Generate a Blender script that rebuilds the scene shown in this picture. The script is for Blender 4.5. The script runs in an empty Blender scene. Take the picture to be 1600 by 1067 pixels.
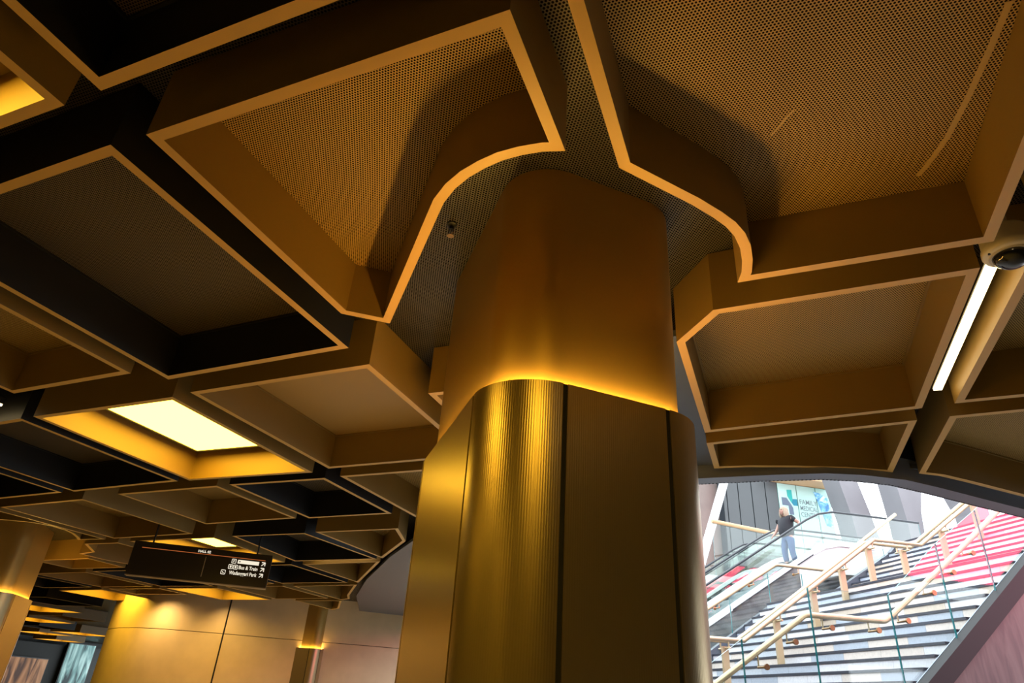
import bpy, bmesh, math, random
from mathutils import Vector, Matrix
R_ = math.radians
random.seed(7)
SC = bpy.context.scene
COL = SC.collection

# ---------------------------------------------------------------- camera, sky, exposure
EYE = 1.6
cam_d = bpy.data.cameras.new('camera')
cam = bpy.data.objects.new('camera', cam_d); COL.objects.link(cam)
cam_d.sensor_fit = 'HORIZONTAL'; cam_d.sensor_width = 36.0
cam_d.lens = 36.0 * 1041.1 / 1600.0
cam_d.clip_start = 0.05; cam_d.clip_end = 300
_pi, _ro, _az = R_(28.60711741), R_(4.0615284), R_(-21.90312665)
_f = Vector((math.sin(_az) * math.cos(_pi), math.cos(_az) * math.cos(_pi), math.sin(_pi)))
_r = Vector((math.cos(_az), -math.sin(_az), 0)); _u = _r.cross(_f)
_r2 = _r * math.cos(_ro) + _u * math.sin(_ro); _u2 = -_r * math.sin(_ro) + _u * math.cos(_ro)
cam.matrix_world = Matrix(((_r2.x, _u2.x, -_f.x, 0), (_r2.y, _u2.y, -_f.y, 0), (_r2.z, _u2.z, -_f.z, EYE), (0, 0, 0, 1)))
SC.camera = cam
SC.view_settings.view_transform = 'Standard'
SC.view_settings.look = 'None'
SC.view_settings.exposure = 0.0
SC.view_settings.gamma = 1.0
SC.view_settings.use_curve_mapping = False
world = bpy.data.worlds.new('daylight'); SC.world = world
world.use_nodes = True
_bg = world.node_tree.nodes['Background']
_bg.inputs[0].default_value = (0.86, 0.94, 1.0, 1)
_bg.inputs[1].default_value = 4.6

LIT = 13.0          # coffer light panels
COVE = 115.0         # cove light round the columns
STRIP = 8.0        # linear lights

# ---------------------------------------------------------------- materials
MATS = {}
def mat(name, col, rough=0.5, metal=0.0, noise=0.0, nscale=400.0, emit=None, estr=1.0, spec=0.5, bump=0.0, bscale=300.0):
    m = bpy.data.materials.new(name); m.use_nodes = True
    nt = m.node_tree; b = nt.nodes['Principled BSDF']
    b.inputs['Base Color'].default_value = (*col, 1)
    b.inputs['Roughness'].default_value = rough
    b.inputs['Metallic'].default_value = metal
    b.inputs['Specular IOR Level'].default_value = spec
    if emit:
        b.inputs['Emission Color'].default_value = (*emit, 1); b.inputs['Emission Strength'].default_value = estr
    if noise or bump:
        g = nt.nodes.new('ShaderNodeNewGeometry')
        n = nt.nodes.new('ShaderNodeTexNoise'); n.inputs['Scale'].default_value = nscale; n.inputs['Detail'].default_value = 2
        nt.links.new(g.outputs['Position'], n.inputs['Vector'])
        if noise:
            mx = nt.nodes.new('ShaderNodeMix'); mx.data_type = 'RGBA'
            mx.inputs[6].default_value = (*[c * (1 - noise) for c in col], 1)
            mx.inputs[7].default_value = (*[min(1, c * (1 + noise)) for c in col], 1)
            nt.links.new(n.outputs['Fac'], mx.inputs[0]); nt.links.new(mx.outputs[2], b.inputs['Base Color'])
        if bump:
            bp = nt.nodes.new('ShaderNodeBump'); bp.inputs['Strength'].default_value = bump; bp.inputs['Distance'].default_value = 0.002
            n2 = nt.nodes.new('ShaderNodeTexNoise'); n2.inputs['Scale'].default_value = bscale
            nt.links.new(g.outputs['Position'], n2.inputs['Vector'])
            nt.links.new(n2.outputs['Fac'], bp.inputs['Height']); nt.links.new(bp.outputs[0], b.inputs['Normal'])
    MATS[name] = m
    return m

def perforated(name, col, hole, pitch, radius, rough=0.45, ang=0.0):
    m = mat(name, col, rough)
    nt = m.node_tree; b = nt.nodes['Principled BSDF']; L = nt.links
    g = nt.nodes.new('ShaderNodeNewGeometry')
    rot = nt.nodes.new('ShaderNodeVectorRotate'); rot.rotation_type = 'Z_AXIS'; rot.inputs['Angle'].default_value = ang
    L.new(g.outputs['Position'], rot.inputs['Vector'])
    s3 = math.sqrt(3.0)
    def vm(op, a=None, v=None):
        n = nt.nodes.new('ShaderNodeVectorMath'); n.operation = op
        if a is not None: L.new(a, n.inputs[0])
        if v is not None: n.inputs[1].default_value = v
        return n
    sc = vm('MULTIPLY', rot.outputs[0], (1 / pitch, 1 / (pitch * s3), 0))
    ds = []
    for off in ((0, 0, 0), (0.5, 0.5, 0)):
        a = vm('ADD', sc.outputs[0], off); fr = vm('FRACTION', a.outputs[0])
        sb = vm('SUBTRACT', fr.outputs[0], (0.5, 0.5, 0)); ml = vm('MULTIPLY', sb.outputs[0], (1, s3, 0))
        ln = vm('LENGTH', ml.outputs[0]); ds.append(ln.outputs['Value'])
    mn = nt.nodes.new('ShaderNodeMath'); mn.operation = 'MINIMUM'; L.new(ds[0], mn.inputs[0]); L.new(ds[1], mn.inputs[1])
    lt = nt.nodes.new('ShaderNodeMath'); lt.operation = 'LESS_THAN'; L.new(mn.outputs[0], lt.inputs[0]); lt.inputs[1].default_value = radius / pitch
    mx = nt.nodes.new('ShaderNodeMix'); mx.data_type = 'RGBA'
    mx.inputs[6].default_value = (*col, 1); mx.inputs[7].default_value = (*hole, 1)
    L.new(lt.outputs[0], mx.inputs[0]); L.new(mx.outputs[2], b.inputs['Base Color'])
    mr = nt.nodes.new('ShaderNodeMath'); mr.operation = 'MULTIPLY_ADD'
    L.new(lt.outputs[0], mr.inputs[0]); mr.inputs[1].default_value = 0.9 - rough; mr.inputs[2].default_value = rough
    L.new(mr.outputs[0], b.inputs['Roughness'])
    sp = nt.nodes.new('ShaderNodeMath'); sp.operation = 'MULTIPLY_ADD'
    L.new(lt.outputs[0], sp.inputs[0]); sp.inputs[1].default_value = -0.45; sp.inputs[2].default_value = 0.45
    L.new(sp.outputs[0], b.inputs['Specular IOR Level'])
    return m

GOLD = mat('gold_paint_rim', (0.64, 0.38, 0.095), 0.42, noise=0.05)
BRONZE = mat('bronze_paint', (0.27, 0.165, 0.038), 0.5, noise=0.10, bump=0.15)
BLACK = mat('black_paint', (0.006, 0.0055, 0.005), 0.55, noise=0.2)
PERF = perforated('perforated_gold', (0.50, 0.32, 0.09), (0.012, 0.008, 0.004), 0.0125, 0.0042)
PERFB = perforated('perforated_black', (0.075, 0.062, 0.042), (0.004, 0.004, 0.004), 0.0145, 0.005, 0.35)
PERFK = perforated('perforated_black_panel', (0.15, 0.11, 0.06), (0.003, 0.003, 0.003), 0.012, 0.004, 0.35)
PLAINP = mat('plain_gold_panel', (0.46, 0.28, 0.075), 0.4, noise=0.08)
WARM = (1.0, 0.60, 0.05)
def lightmat(name, col, s):
    m = bpy.data.materials.new(name); m.use_nodes = True; nt = m.node_tree
    for n in list(nt.nodes): nt.nodes.remove(n)
    o = nt.nodes.new('ShaderNodeOutputMaterial'); e = nt.nodes.new('ShaderNodeEmission')
    e.inputs[0].default_value = (*col, 1); e.inputs[1].default_value = s
    nt.links.new(e.outputs[0], o.inputs[0]); return m
PANEL = lightmat('warm_light_panel', WARM, LIT)
COVEM = lightmat('cove_light', (1.0, 0.58, 0.11), COVE)
STRIPM = lightmat('linear_light', (1.0, 0.74, 0.36), STRIP)
STRIPC = lightmat('cool_linear_light', (0.75, 0.88, 1.0), 1.5)
FLOORM = mat('terrazzo_floor', (0.34, 0.31, 0.27), 0.35, noise=0.15, nscale=60)
SOFGREY = mat('grey_metal_soffit', (0.095, 0.108, 0.135), 0.38, metal=0.3, noise=0.06, nscale=8)
RINGM = mat('grey_metal_edge_band', (0.26, 0.29, 0.36), 0.3, metal=0.4)
DARKM = mat('dark_gap', (0.006, 0.006, 0.006), 0.7)
WALLG = mat('plaster_gold_wall', (0.70, 0.54, 0.33), 0.45, noise=0.12, nscale=3)
DARKWALL = mat('dark_shop_wall', (0.010, 0.013, 0.010), 0.6)
SLAB = mat('concrete_slab', (0.30, 0.29, 0.28), 0.7, noise=0.1, nscale=6)
SHAFT = mat('bronze_shaft', (0.50, 0.32, 0.085), 0.36, metal=0.4, noise=0.06)

def ribbed(name, col, rough):
    m = mat(name, col, rough, metal=0.85)
    nt = m.node_tree; b = nt.nodes['Principled BSDF']
    uv = nt.nodes.new('ShaderNodeUVMap'); uv.uv_map = 'arc'
    sp = nt.nodes.new('ShaderNodeSeparateXYZ'); nt.links.new(uv.outputs[0], sp.inputs[0])
    mu = nt.nodes.new('ShaderNodeMath'); mu.operation = 'MULTIPLY'; mu.inputs[1].default_value = 2 * math.pi / 0.009
    nt.links.new(sp.outputs[0], mu.inputs[0])
    si = nt.nodes.new('ShaderNodeMath'); si.operation = 'SINE'; nt.links.new(mu.outputs[0], si.inputs[0])
    bp = nt.nodes.new('ShaderNodeBump'); bp.inputs['Strength'].default_value = 0.14; bp.inputs['Distance'].default_value = 0.001
    nt.links.new(si.outputs[0], bp.inputs['Height']); nt.links.new(bp.outputs[0], b.inputs['Normal'])
    return m
RIBBED = ribbed('ribbed_bronze_metal', (0.50, 0.385, 0.21), 0.30)

# ---------------------------------------------------------------- mesh helpers
class MB:
    def __init__(s): s.v = []; s.f = []; s.m = []; s.uv = {}
    def poly(s, pts, m=0):
        i = len(s.v); s.v += [tuple(p) for p in pts]; s.f.append(tuple(range(i, i + len(pts)))); s.m.append(m); return s
    def grid(s, rings, m=0, closed=True, cap0=None, cap1=None):
        i = len(s.v); n = len(rings[0])
        for r in rings: s.v += [tuple(p) for p in r]
        for k in range(len(rings) - 1):
            for j in range(n if closed else n - 1):
                a = i + k * n + j; b = i + k * n + (j + 1) % n
                s.f.append((a, b, b + n, a + n)); s.m.append(m)
        if cap0 is not None: s.f.append(tuple(i + j for j in reversed(range(n)))); s.m.append(cap0)
        if cap1 is not None: s.f.append(tuple(i + (len(rings) - 1) * n + j for j in range(n))); s.m.append(cap1)
        return s
    def prism(s, poly, z0, z1, m=0, mb=None, mt=None):
        return s.grid([[(x, y, z0) for x, y in poly], [(x, y, z1) for x, y in poly]], m, True, m if mb is None else mb, m if mt is None else mt)
    def ring(s, outer, inner, z0, z1, m=0, mb=None, mt=None):
        mb = m if mb is None else mb; mt = m if mt is None else mt
        i = len(s.v); n = len(outer)
        for z in (z0, z1):
            s.v += [(x, y, z) for x, y in outer]; s.v += [(x, y, z) for x, y in inner]
        o0, i0, o1, i1 = i, i + n, i + 2 * n, i + 3 * n
        for j in range(n):
            k = (j + 1) % n
            for q, mm in (((o0 + j, o0 + k, o1 + k, o1 + j), m), ((i0 + k, i0 + j, i1 + j, i1 + k), m), ((o0 + k, o0 + j, i0 + j, i0 + k), mb), ((o1 + j, o1 + k, i1 + k, i1 + j), mt)):
                s.f.append(q); s.m.append(mm)
        return s
    def box(s, c, d, ax=None, m=0):
        ax = ax or (Vector((1, 0, 0)), Vector((0, 1, 0)), Vector((0, 0, 1)))
        c = Vector(c); x, y, z = [Vector(a) * (e / 2) for a, e in zip(ax, d)]
        q = lambda k: [c - x - y + z * k, c + x - y + z * k, c + x + y + z * k, c - x + y + z * k]
        return s.grid([q(-1), q(1)], m, True, m, m)
    def tube(s, path, r, n=10, m=0, closed=False, ry=None):
        P = [Vector(p) for p in path]; rings = []; rr = r if isinstance(r, (list, tuple)) else [r] * len(P)
        up = None
        for k, p in enumerate(P):
            t = (P[min(k + 1, len(P) - 1)] - P[max(k - 1, 0)]).normalized()
            if up is None:
                up = Vector((0, 0, 1)) if abs(t.z) < 0.95 else Vector((1, 0, 0))
            a = t.cross(up).normalized(); b = a.cross(t).normalized(); up = b
            rings.append([p + a * math.cos(2 * math.pi * j / n) * rr[k] + b * math.sin(2 * math.pi * j / n) * (rr[k] if ry is None else ry) for j in range(n)])
        return s.grid(rings, m, True, m, m)
    def lathe(s, prof, c=(0, 0, 0), ax=None, n=20, m=0):
        ax = ax or (Vector((1, 0, 0)), Vector((0, 1, 0)), Vector((0, 0, 1))); c = Vector(c)
        rings = [[c + Vector(ax[0]) * (r * math.cos(2 * math.pi * j / n)) + Vector(ax[1]) * (r * math.sin(2 * math.pi * j / n)) + Vector(ax[2]) * z for j in range(n)] for r, z in prof]
        return s.grid(rings, m, True, m, m)
    def build(s, name, mats, parent=None, smooth=False, loc=None, normals=True, angle=35):
        me = bpy.data.meshes.new(name); off = Vector(loc) if loc is not None else Vector((0, 0, 0))
        me.from_pydata([tuple(Vector(v) - off) for v in s.v], [], s.f)
        for m in (mats if isinstance(mats, (list, tuple)) else [mats]): me.materials.append(m)
        for p, m in zip(me.polygons, s.m): p.material_index = m
        bm = bmesh.new(); bm.from_mesh(me)
        if normals: bmesh.ops.recalc_face_normals(bm, faces=bm.faces)
        if smooth:
            for f in bm.faces: f.smooth = True
            for e in bm.edges:
                e.smooth = len(e.link_faces) == 2 and e.calc_face_angle(0) < R_(angle)
        bm.to_mesh(me); bm.free(); me.update()
        o = bpy.data.objects.new(name, me); COL.objects.link(o)
        o.location = off
        if parent is not None:
            o.parent = parent; o.location = off - Vector(parent['_base']) if '_base' in parent else off
        return o

def thing(name, label, cat, base=(0, 0, 0), group=None):
    o = bpy.data.objects.new(name, None); COL.objects.link(o); o.location = base
    o.empty_display_size = 0.1
    o['label'] = label; o['category'] = cat
    if group: o['group'] = group
    o['_base'] = tuple(base)
    return o
def part(mb, name, mats, root, smooth=False, label=None, angle=35):
    """mesh given in world coordinates, hung under its thing"""
    b = Vector(root['_base'])
    o = mb.build(name, mats, None, smooth, None, angle=angle)
    o.data.transform(Matrix.Translation(-b)); o.parent = root; o['_base'] = tuple(b)
    if label: o['label'] = label
    return o
def tag(o, label, cat, group=None):
    o['label'] = label; o['category'] = cat
    if group: o['group'] = group
    return o
def struct(o): o['kind'] = 'structure'; return o

def inset(poly, t):
    """offset a CCW polygon inwards by t"""
    n = len(poly); out = []
    for i in range(n):
        p0, p1, p2 = Vector(poly[i - 1]), Vector(poly[i]), Vector(poly[(i + 1) % n])
        d1 = (p1 - p0).normalized(); d2 = (p2 - p1).normalized()
        n1 = Vector((-d1.y, d1.x)); n2 = Vector((-d2.y, d2.x))
        k = (n1 + n2); l = k.length
        if l < 1e-6: out.append(tuple(p1 + n1 * t)); continue
        k /= l; c = max(0.35, k.dot(n1)); out.append(tuple(p1 + k * (t / c)))
    return out
def ccw(poly):
    a = sum(poly[i - 1][0] * poly[i][1] - poly[i][0] * poly[i - 1][1] for i in range(len(poly)))
    return list(poly) if a > 0 else list(reversed(poly))
def rounded(poly, rads, n=10):
    out = []; N = len(poly)
    for i in range(N):
        p0, p1, p2 = Vector(poly[i - 1]), Vector(poly[i]), Vector(poly[(i + 1) % N])
        r = rads[i] if isinstance(rads, (list, tuple)) else rads
        if r <= 0: out.append(tuple(p1)); continue
        a = (p0 - p1).normalized(); b = (p2 - p1).normalized()
        half = math.acos(max(-1, min(1, a.dot(b)))) / 2
        t = r / math.tan(half); c = p1 + (a + b).normalized() * (r / math.sin(half))
        s = p1 + a * t - c; e = p1 + b * t - c
        a0 = math.atan2(s.y, s.x); a1 = math.atan2(e.y, e.x); d = (a1 - a0 + math.pi) % (2 * math.pi) - math.pi
        for k in range(n + 1):
            th = a0 + d * k / n; out.append((c.x + r * math.cos(th), c.y + r * math.sin(th)))
    return out

# ---------------------------------------------------------------- building shell
RIM = EYE + 1.8       # underside of the coffer rims
TOP = EYE + 2.15      # perforated soffit above them
PAN = EYE + 2.12
HOLE = [(-2.75, 6.6), (-2.3, 5.85), (-0.55, 5.74), (0.08, 5.73), (0.45, 5.75), (0.68, 5.82), (0.97, 5.98), (1.23, 6.22), (1.66, 6.65), (2.16, 7.14), (2.75, 7.72),
        (6.0, 8.2), (13.0, 10.2), (20.0, 17.0), (14.0, 34.0), (-3.9, 34.0), (-6.5, 22.0), (-7.6, 18.4), (-7.3, 14.6), (-3.4, 8.6)]  # out-of-view sides widened to let in daylight and the red reflection
HOLE = ccw(HOLE)
OUT = [(-48, -7), (9, -7), (24, 6), (24, 44), (-48, 44)]

def plate_with_hole(outer, hole, z0, z1, name, mats, mi=(0, 1, 1)):
    bm = bmesh.new()
    vo = [bm.verts.new((x, y, z0)) for x, y in outer]; vh = [bm.verts.new((x, y, z0)) for x, y in hole]
    es = [bm.edges.new((vo[i], vo[(i + 1) % len(vo)])) for i in range(len(vo))] + [bm.edges.new((vh[i], vh[(i + 1) % len(vh)])) for i in range(len(vh))]
    bmesh.ops.triangle_fill(bm, use_beauty=True, use_dissolve=False, edges=es)
    for f in bm.faces: f.material_index = mi[0]
    ex = bmesh.ops.extrude_face_region(bm, geom=list(bm.faces))
    up = [g for g in ex['geom'] if isinstance(g, bmesh.types.BMVert)]
    for v in up: v.co.z = z1
    ups = set(up)
    for f in bm.faces:
        k = sum(v in ups for v in f.verts)
        f.material_index = mi[0] if k == 0 else (mi[2] if k == len(f.verts) else mi[1])
    bmesh.ops.recalc_face_normals(bm, faces=bm.faces)
    me = bpy.data.meshes.new(name); bm.to_mesh(me); bm.free()
    for m in mats: me.materials.append(m)
    o = bpy.data.objects.new(name, me); COL.objects.link(o); return o

struct(plate_with_hole(OUT, HOLE, TOP, TOP + 0.5, 'ceiling', [PERFB, SLAB]))
struct(MB().prism(OUT, -0.2, 0).build('floor', FLOORM))
def wall(name, pts, z0, z1, m, t=0.2):
    a = [Vector(p) for p in pts]; L = []; Rr = []
    for i, p in enumerate(a):
        d = (a[min(i + 1, len(a) - 1)] - a[max(i - 1, 0)]).normalized(); nn = Vector((-d.y, d.x))
        L.append(p + nn * t); Rr.append(p)
    return MB().prism([tuple(p) for p in Rr] + [tuple(p) for p in reversed(L)], z0, z1).build(name, m, smooth=True)
struct(wall('wall_back', [(9, -7.0), (-48, -7.0)], 0, TOP, DARKWALL, -0.2))
struct(wall('wall_left', [(-48, -7), (-48, 44)], 0, TOP, DARKWALL))
struct(wall('wall_right', [(7.0, -7), (6.6, 7.6)], 0, TOP, DARKWALL, -0.2))

# grey metal soffit round the opening, with its edge band
SOF = [(-0.58, 3.32), (-0.353, 3.32), (-0.353, 5.53), (0.25, 5.60), (0.98, 5.84), (1.17, 5.91), (1.33, 6.0), (1.56, 6.21), (2.05, 6.68), (2.75, 7.38), (2.72, 7.45),
       (2.05, 6.80), (1.52, 6.28), (1.28, 6.04), (1.12, 5.90), (0.9, 5.82), (0.68, 5.67), (0.45, 5.62), (0.08, 5.58), (-0.55, 5.58), (-2.35, 5.68), (-2.92, 6.55), (-3.6, 8.6), (-7.5, 14.6), (-8.3, 17.0), (-9.9, 15.6),
       (-8.45, 13.1), (-7.0, 11.1), (-5.4, 9.12), (-4.35, 7.95), (-3.42, 6.85), (-2.45, 5.55), (-2.35, 5.08), (-0.56, 5.02)]
def soffit_plate():
    bm = bmesh.new(); z0, z1 = EYE + 1.86, EYE + 1.9
    vs = [bm.verts.new((x, y, z0)) for x, y in SOF]
    es = [bm.edges.new((vs[i], vs[(i + 1) % len(vs)])) for i in range(len(vs))]
    bmesh.ops.triangle_fill(bm, use_beauty=True, edges=es)
    ex = bmesh.ops.extrude_face_region(bm, geom=list(bm.faces))
    for g in ex['geom']:
        if isinstance(g, bmesh.types.BMVert): g.co.z = z1
    bmesh.ops.recalc_face_normals(bm, faces=bm.faces)
    me = bpy.data.meshes.new('soffit'); bm.to_mesh(me); bm.free(); me.materials.append(SOFGREY)
    o = bpy.data.objects.new('trim_1', me); COL.objects.link(o); return struct(o)
soffit_plate()
hin = inset(HOLE, -0.17)
rb = MB(); n = len(HOLE)
for i in range(n):
    pass
rb.ring(hin, HOLE, EYE + 1.75, TOP - 0.001, 0)
for (x0, y0), (x1, y1) in zip(HOLE, HOLE[1:] + HOLE[:1]):
    L_ = math.hypot(x1 - x0, y1 - y0); nn = int(L_ / 0.03)
    if max(y0, y1) > 7.8: continue
    for k in range(nn):
        u = (k + 0.5) / nn; dx, dy = (x1 - x0) / L_, (y1 - y0) / L_
        rb.box((x0 + (x1 - x0) * u + dy * 0.012, y0 + (y1 - y0) * u - dx * 0.012, EYE + 1.7495), (0.014, 0.014, 0.003), (Vector((dx, dy, 0)), Vector((-dy, dx, 0)), Vector((0, 0, 1))), 1)
struct(rb.build('trim_2', [RINGM, DARKM], smooth=True))
rb = MB().ring(inset(HOLE, -0.178), inset(HOLE, -0.1705), EYE + 1.93, TOP - 0.002, 0)
struct(rb.build('trim_3', DARKM))

# ---------------------------------------------------------------- ceiling coffers
def coffer(poly, kind, label, group='ceiling coffers', t=0.045, top=None):
    poly = ccw(poly); inn = inset(poly, t)
    cx = sum(p[0] for p in poly) / len(poly); cy = sum(p[1] for p in poly) / len(poly)
    root = thing('ceiling_coffer' if kind != 'lit' else 'light_coffer', label, 'ceiling coffer' if kind != 'lit' else 'ceiling light', (cx, cy, RIM), group)
    wallm = BLACK if kind == 'black' else BRONZE
    zt = (top or TOP) - 0.003
    part(MB().ring(poly, inn, RIM, zt, 0, 1), 'frame', [wallm, GOLD], root, True)
    inn2 = inset(poly, t + 0.001)
    if kind == 'lit':
        part(MB().prism(inn2, PAN - 0.03, PAN - 0.005), 'back_plate', BRONZE, root)
        lp = inset(poly, t + 0.13)
        part(MB().ring(inset(poly, t + 0.115), lp, PAN - 0.085, PAN - 0.031), 'light_frame', DARKM, root)
        part(MB().prism(inset(poly, t + 0.131), PAN - 0.075, PAN - 0.031), 'light_panel', PANEL, root)
    else:
        part(MB().prism(inn2, PAN - 0.02, PAN), 'ceiling_panel', PERFK if kind == 'black' else (PLAINP if kind == 'plain' else PERF), root)
        if kind in ('black', 'bead', 'plain'):
            part(MB().ring(inset(poly, t + 0.002), inset(poly, t + 0.014), PAN - 0.034, PAN - 0.021), 'panel_bead', wallm, root)
    return root

G1 = 'ceiling coffers around the near column'
C1 = [(-2.03, 1.21), (-0.54, 1.14), (-0.54, 1.735), (-0.62, 1.715), (-0.70, 1.71), (-0.78, 1.715), (-0.86, 1.735), (-0.94, 1.765), (-1.02, 1.81), (-1.10, 1.875), (-1.17, 1.955), (-1.82, 2.71), (-2.03, 2.55)]
coffer(C1, 'bronze', 'large perforated bronze coffer, its rim curving round the left of the near column', G1)
C2 = [(-0.37, 0.95), (1.01, 0.90), (1.01, 2.72), (0.0, 2.77), (0.022, 2.69), (0.03, 2.60), (0.027, 2.50), (0.01, 2.41), (-0.02, 2.335), (-0.065, 2.26), (-0.14, 2.155), (-0.37, 1.875)]
SEAM = mat('pale_panel_seam', (0.56, 0.37, 0.12), 0.45)
c2 = coffer(C2, 'bronze', 'large bronze coffer at the top right, rim curving round the near column', G1)
for pts, w in (([(0.93, 1.79), (0.914, 1.967), (0.888, 2.175), (0.852, 2.381), (0.814, 2.499), (0.779, 2.588)], 0.011), ([(0.28, 2.063), (0.238, 2.117), (0.196, 2.176)], 0.004)):
    m = MB()
    L_, R2 = [], []
    for i, p in enumerate(pts):
        d = (Vector(pts[min(i + 1, len(pts) - 1)]) - Vector(pts[max(i - 1, 0)])).normalized(); nn = Vector((-d.y, d.x)) * w
        L_.append(tuple(Vector(p) + nn)); R2.append(tuple(Vector(p) - nn))
    part(m.prism(L_ + R2[::-1], PAN - 0.0222, PAN - 0.0198), 'panel_seam', SEAM, c2)
C3 = [(-0.35, 3.28), (-0.13, 2.99), (1.0, 2.91), (1.0, 4.49), (-0.34, 4.67)]
coffer(C3, 'bead', 'five-sided bronze coffer right of the near column, beside the linear light', G1)
C4 = [(1.18, 2.97), (2.7, 2.88), (2.7, 4.33), (1.17, 4.45)]
coffer(C4, 'bronze', 'bronze coffer at the right edge whose side glows amber from the linear light', G1)
C5 = [(1.18, 4.66), (2.7, 4.5), (2.7, 7.2), (2.05, 6.62), (1.56, 6.15), (1.33, 5.94), (1.17, 5.85)]
coffer(C5, 'bead', 'bronze coffer with a curved edge above the right end of the stair opening', G1)
C6 = [(-0.35, 4.88), (1.0, 4.69), (0.98, 5.79), (0.62, 5.64), (0.25, 5.55), (-0.08, 5.49), (-0.35, 5.48)]
coffer(C6, 'bronze', 'narrow bronze coffer directly above the stair opening', G1)
C7 = [(-2.03, 3.61), (-1.70, 3.60), (-0.62, 4.5), (-0.62, 4.9), (-2.03, 4.98)]
coffer(C7, 'bronze', 'bronze coffer almost hidden behind the near column', G1)
G2 = 'ceiling coffers of the hall left of the column'
coffer([(-2.03, -0.7), (-0.54, -0.75), (-0.54, 0.94), (-2.02, 1.0)], 'black', 'black coffer cut by the top edge, above the large bronze coffer', G2)
coffer([(-3.70, -0.7), (-2.21, -0.7), (-2.21, 1.01), (-3.70, 1.06)], 'lit', 'lit amber coffer cut by the left edge in the top corner', 'lit coffers')
coffer([(-3.71, 1.29), (-2.21, 1.21), (-2.21, 2.91), (-3.71, 3.02)], 'black', 'large black coffer with a dark perforated panel on the left', G2)
coffer([(-5.13, 1.40), (-3.90, 1.33), (-3.90, 2.88), (-5.13, 2.95)], 'bead', 'amber coffer cut by the left edge, beyond the large black coffer', G2)
coffer([(-5.44, 3.34), (-3.92, 3.27), (-3.94, 5.03), (-5.45, 5.06)], 'lit', 'lit amber coffer with a glowing panel, nearest whole one left of the column', 'lit coffers')
coffer([(-3.72, 3.23), (-2.20, 3.13), (-2.21, 4.86), (-3.71, 4.95)], 'plain', 'bronze coffer between the nearest lit coffer and the near column', G2)
coffer([(-3.73, 5.17), (-2.5, 5.1), (-2.6, 5.55), (-3.5, 6.72), (-3.71, 6.8)], 'bronze', 'bronze coffer just left of the near column below its cove line', G2)
coffer([(-7.25, 3.47), (-5.60, 3.35), (-5.60, 5.06), (-7.25, 5.21)], 'black', 'black coffer left of and beyond the nearest lit coffer', G2)
coffer([(-6.76, 5.36), (-5.28, 5.26), (-5.26, 6.59), (-6.76, 6.74)], 'bronze', 'bronze coffer with a pale panel beyond the nearest lit coffer, above the hanging sign', G2)
coffer([(-5.10, 5.24), (-3.92, 5.2), (-3.92, 6.52), (-5.09, 6.61)], 'black', 'black coffer with a grey panel between the nearest lit coffer and the column', G2)
coffer([(-9.07, 5.64), (-7.45, 5.48), (-7.43, 7.22), (-9.07, 7.39)], 'bronze', 'bronze coffer over the top left corner of the hanging sign', G2)
coffer([(-8.95, 3.6), (-7.45, 3.5), (-7.45, 5.22), (-8.95, 5.36)], 'black', 'black coffer at the left edge above the far column', G2)
coffer([(-10.8, 5.95), (-9.30, 5.80), (-9.28, 7.42), (-9.85, 7.42), (-9.66, 7.22), (-9.50, 7.02), (-9.41, 6.83), (-9.39, 6.64), (-9.45, 6.47), (-9.56, 6.36), (-9.84, 6.22), (-10.8, 6.15)], 'bronze', 'bronze coffer wrapping the head of the column at the left edge', G2)
coffer([(-10.02, 7.68), (-9.28, 7.64), (-9.26, 9.36), (-10.8, 9.45), (-10.98, 8.9), (-10.98, 8.38), (-10.51, 8.24)], 'bronze', 'bronze coffer with a notched corner between the left column and the sign', G2)
coffer([(-12.77, 8.9), (-11.2, 8.75), (-11.25, 9.59), (-12.77, 9.72)], 'bronze', 'slim bronze coffer behind the left column, level with the sign', G2)
coffer([(-8.95, 7.56), (-7.25, 7.43), (-7.36, 9.18), (-8.95, 9.3)], 'lit', 'lit amber coffer directly behind the top of the hanging sign', 'lit coffers')
coffer([(-6.89, 7.38), (-5.65, 7.31), (-5.54, 8.97), (-7.11, 9.10)], 'black', 'black coffer right of the hanging sign', G2)
coffer([(-5.45, 7.26), (-4.2, 7.18), (-4.45, 7.85), (-5.41, 8.92)], 'bronze', 'bronze coffer with a slanted edge meeting the grey soffit left of the column', G2)
coffer([(-7.14, 9.35), (-5.58, 9.15), (-7.13, 11.05)], 'bronze', 'three-cornered bronze coffer with an amber lit face, right of the sign', G2)
coffer([(-8.90, 11.50), (-7.30, 11.28), (-8.3, 12.6), (-8.45, 12.85), (-8.6, 13.1), (-8.95, 13.28)], 'bronze', 'bronze coffer with a rounded tip below the three-cornered one', G2)
coffer([(-8.95, 9.5), (-7.36, 9.35), (-7.36, 11.05), (-8.95, 11.2)], 'black', 'black coffer hidden behind the right end of the hanging sign', G2)
coffer([(-10.7, 9.65), (-9.15, 9.55), (-9.15, 11.25), (-10.7, 11.4)], 'black', 'black coffer behind the left end of the hanging sign', G2)
coffer([(-12.5, 9.95), (-10.95, 9.8), (-10.95, 11.6), (-12.5, 11.7)], 'black', 'black coffer left of the lower edge of the hanging sign', G2)
coffer([(-14.5, 10.2), (-12.8, 10.05), (-12.8, 11.75), (-14.5, 11.9)], 'bronze', 'bronze coffer beyond the left column, below the notched one', G2)
coffer([(-16.6, 12.5), (-14.9, 12.25), (-14.85, 13.95), (-16.57, 14.1)], 'lit', 'lit amber coffer above the left end of the golden wall', 'lit coffers')
coffer([(-14.5, 12.1), (-12.85, 12.0), (-12.85, 12.85), (-14.5, 12.9)], 'bronze', 'bronze coffer between the two lit coffers above the golden wall', G2)
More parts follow.
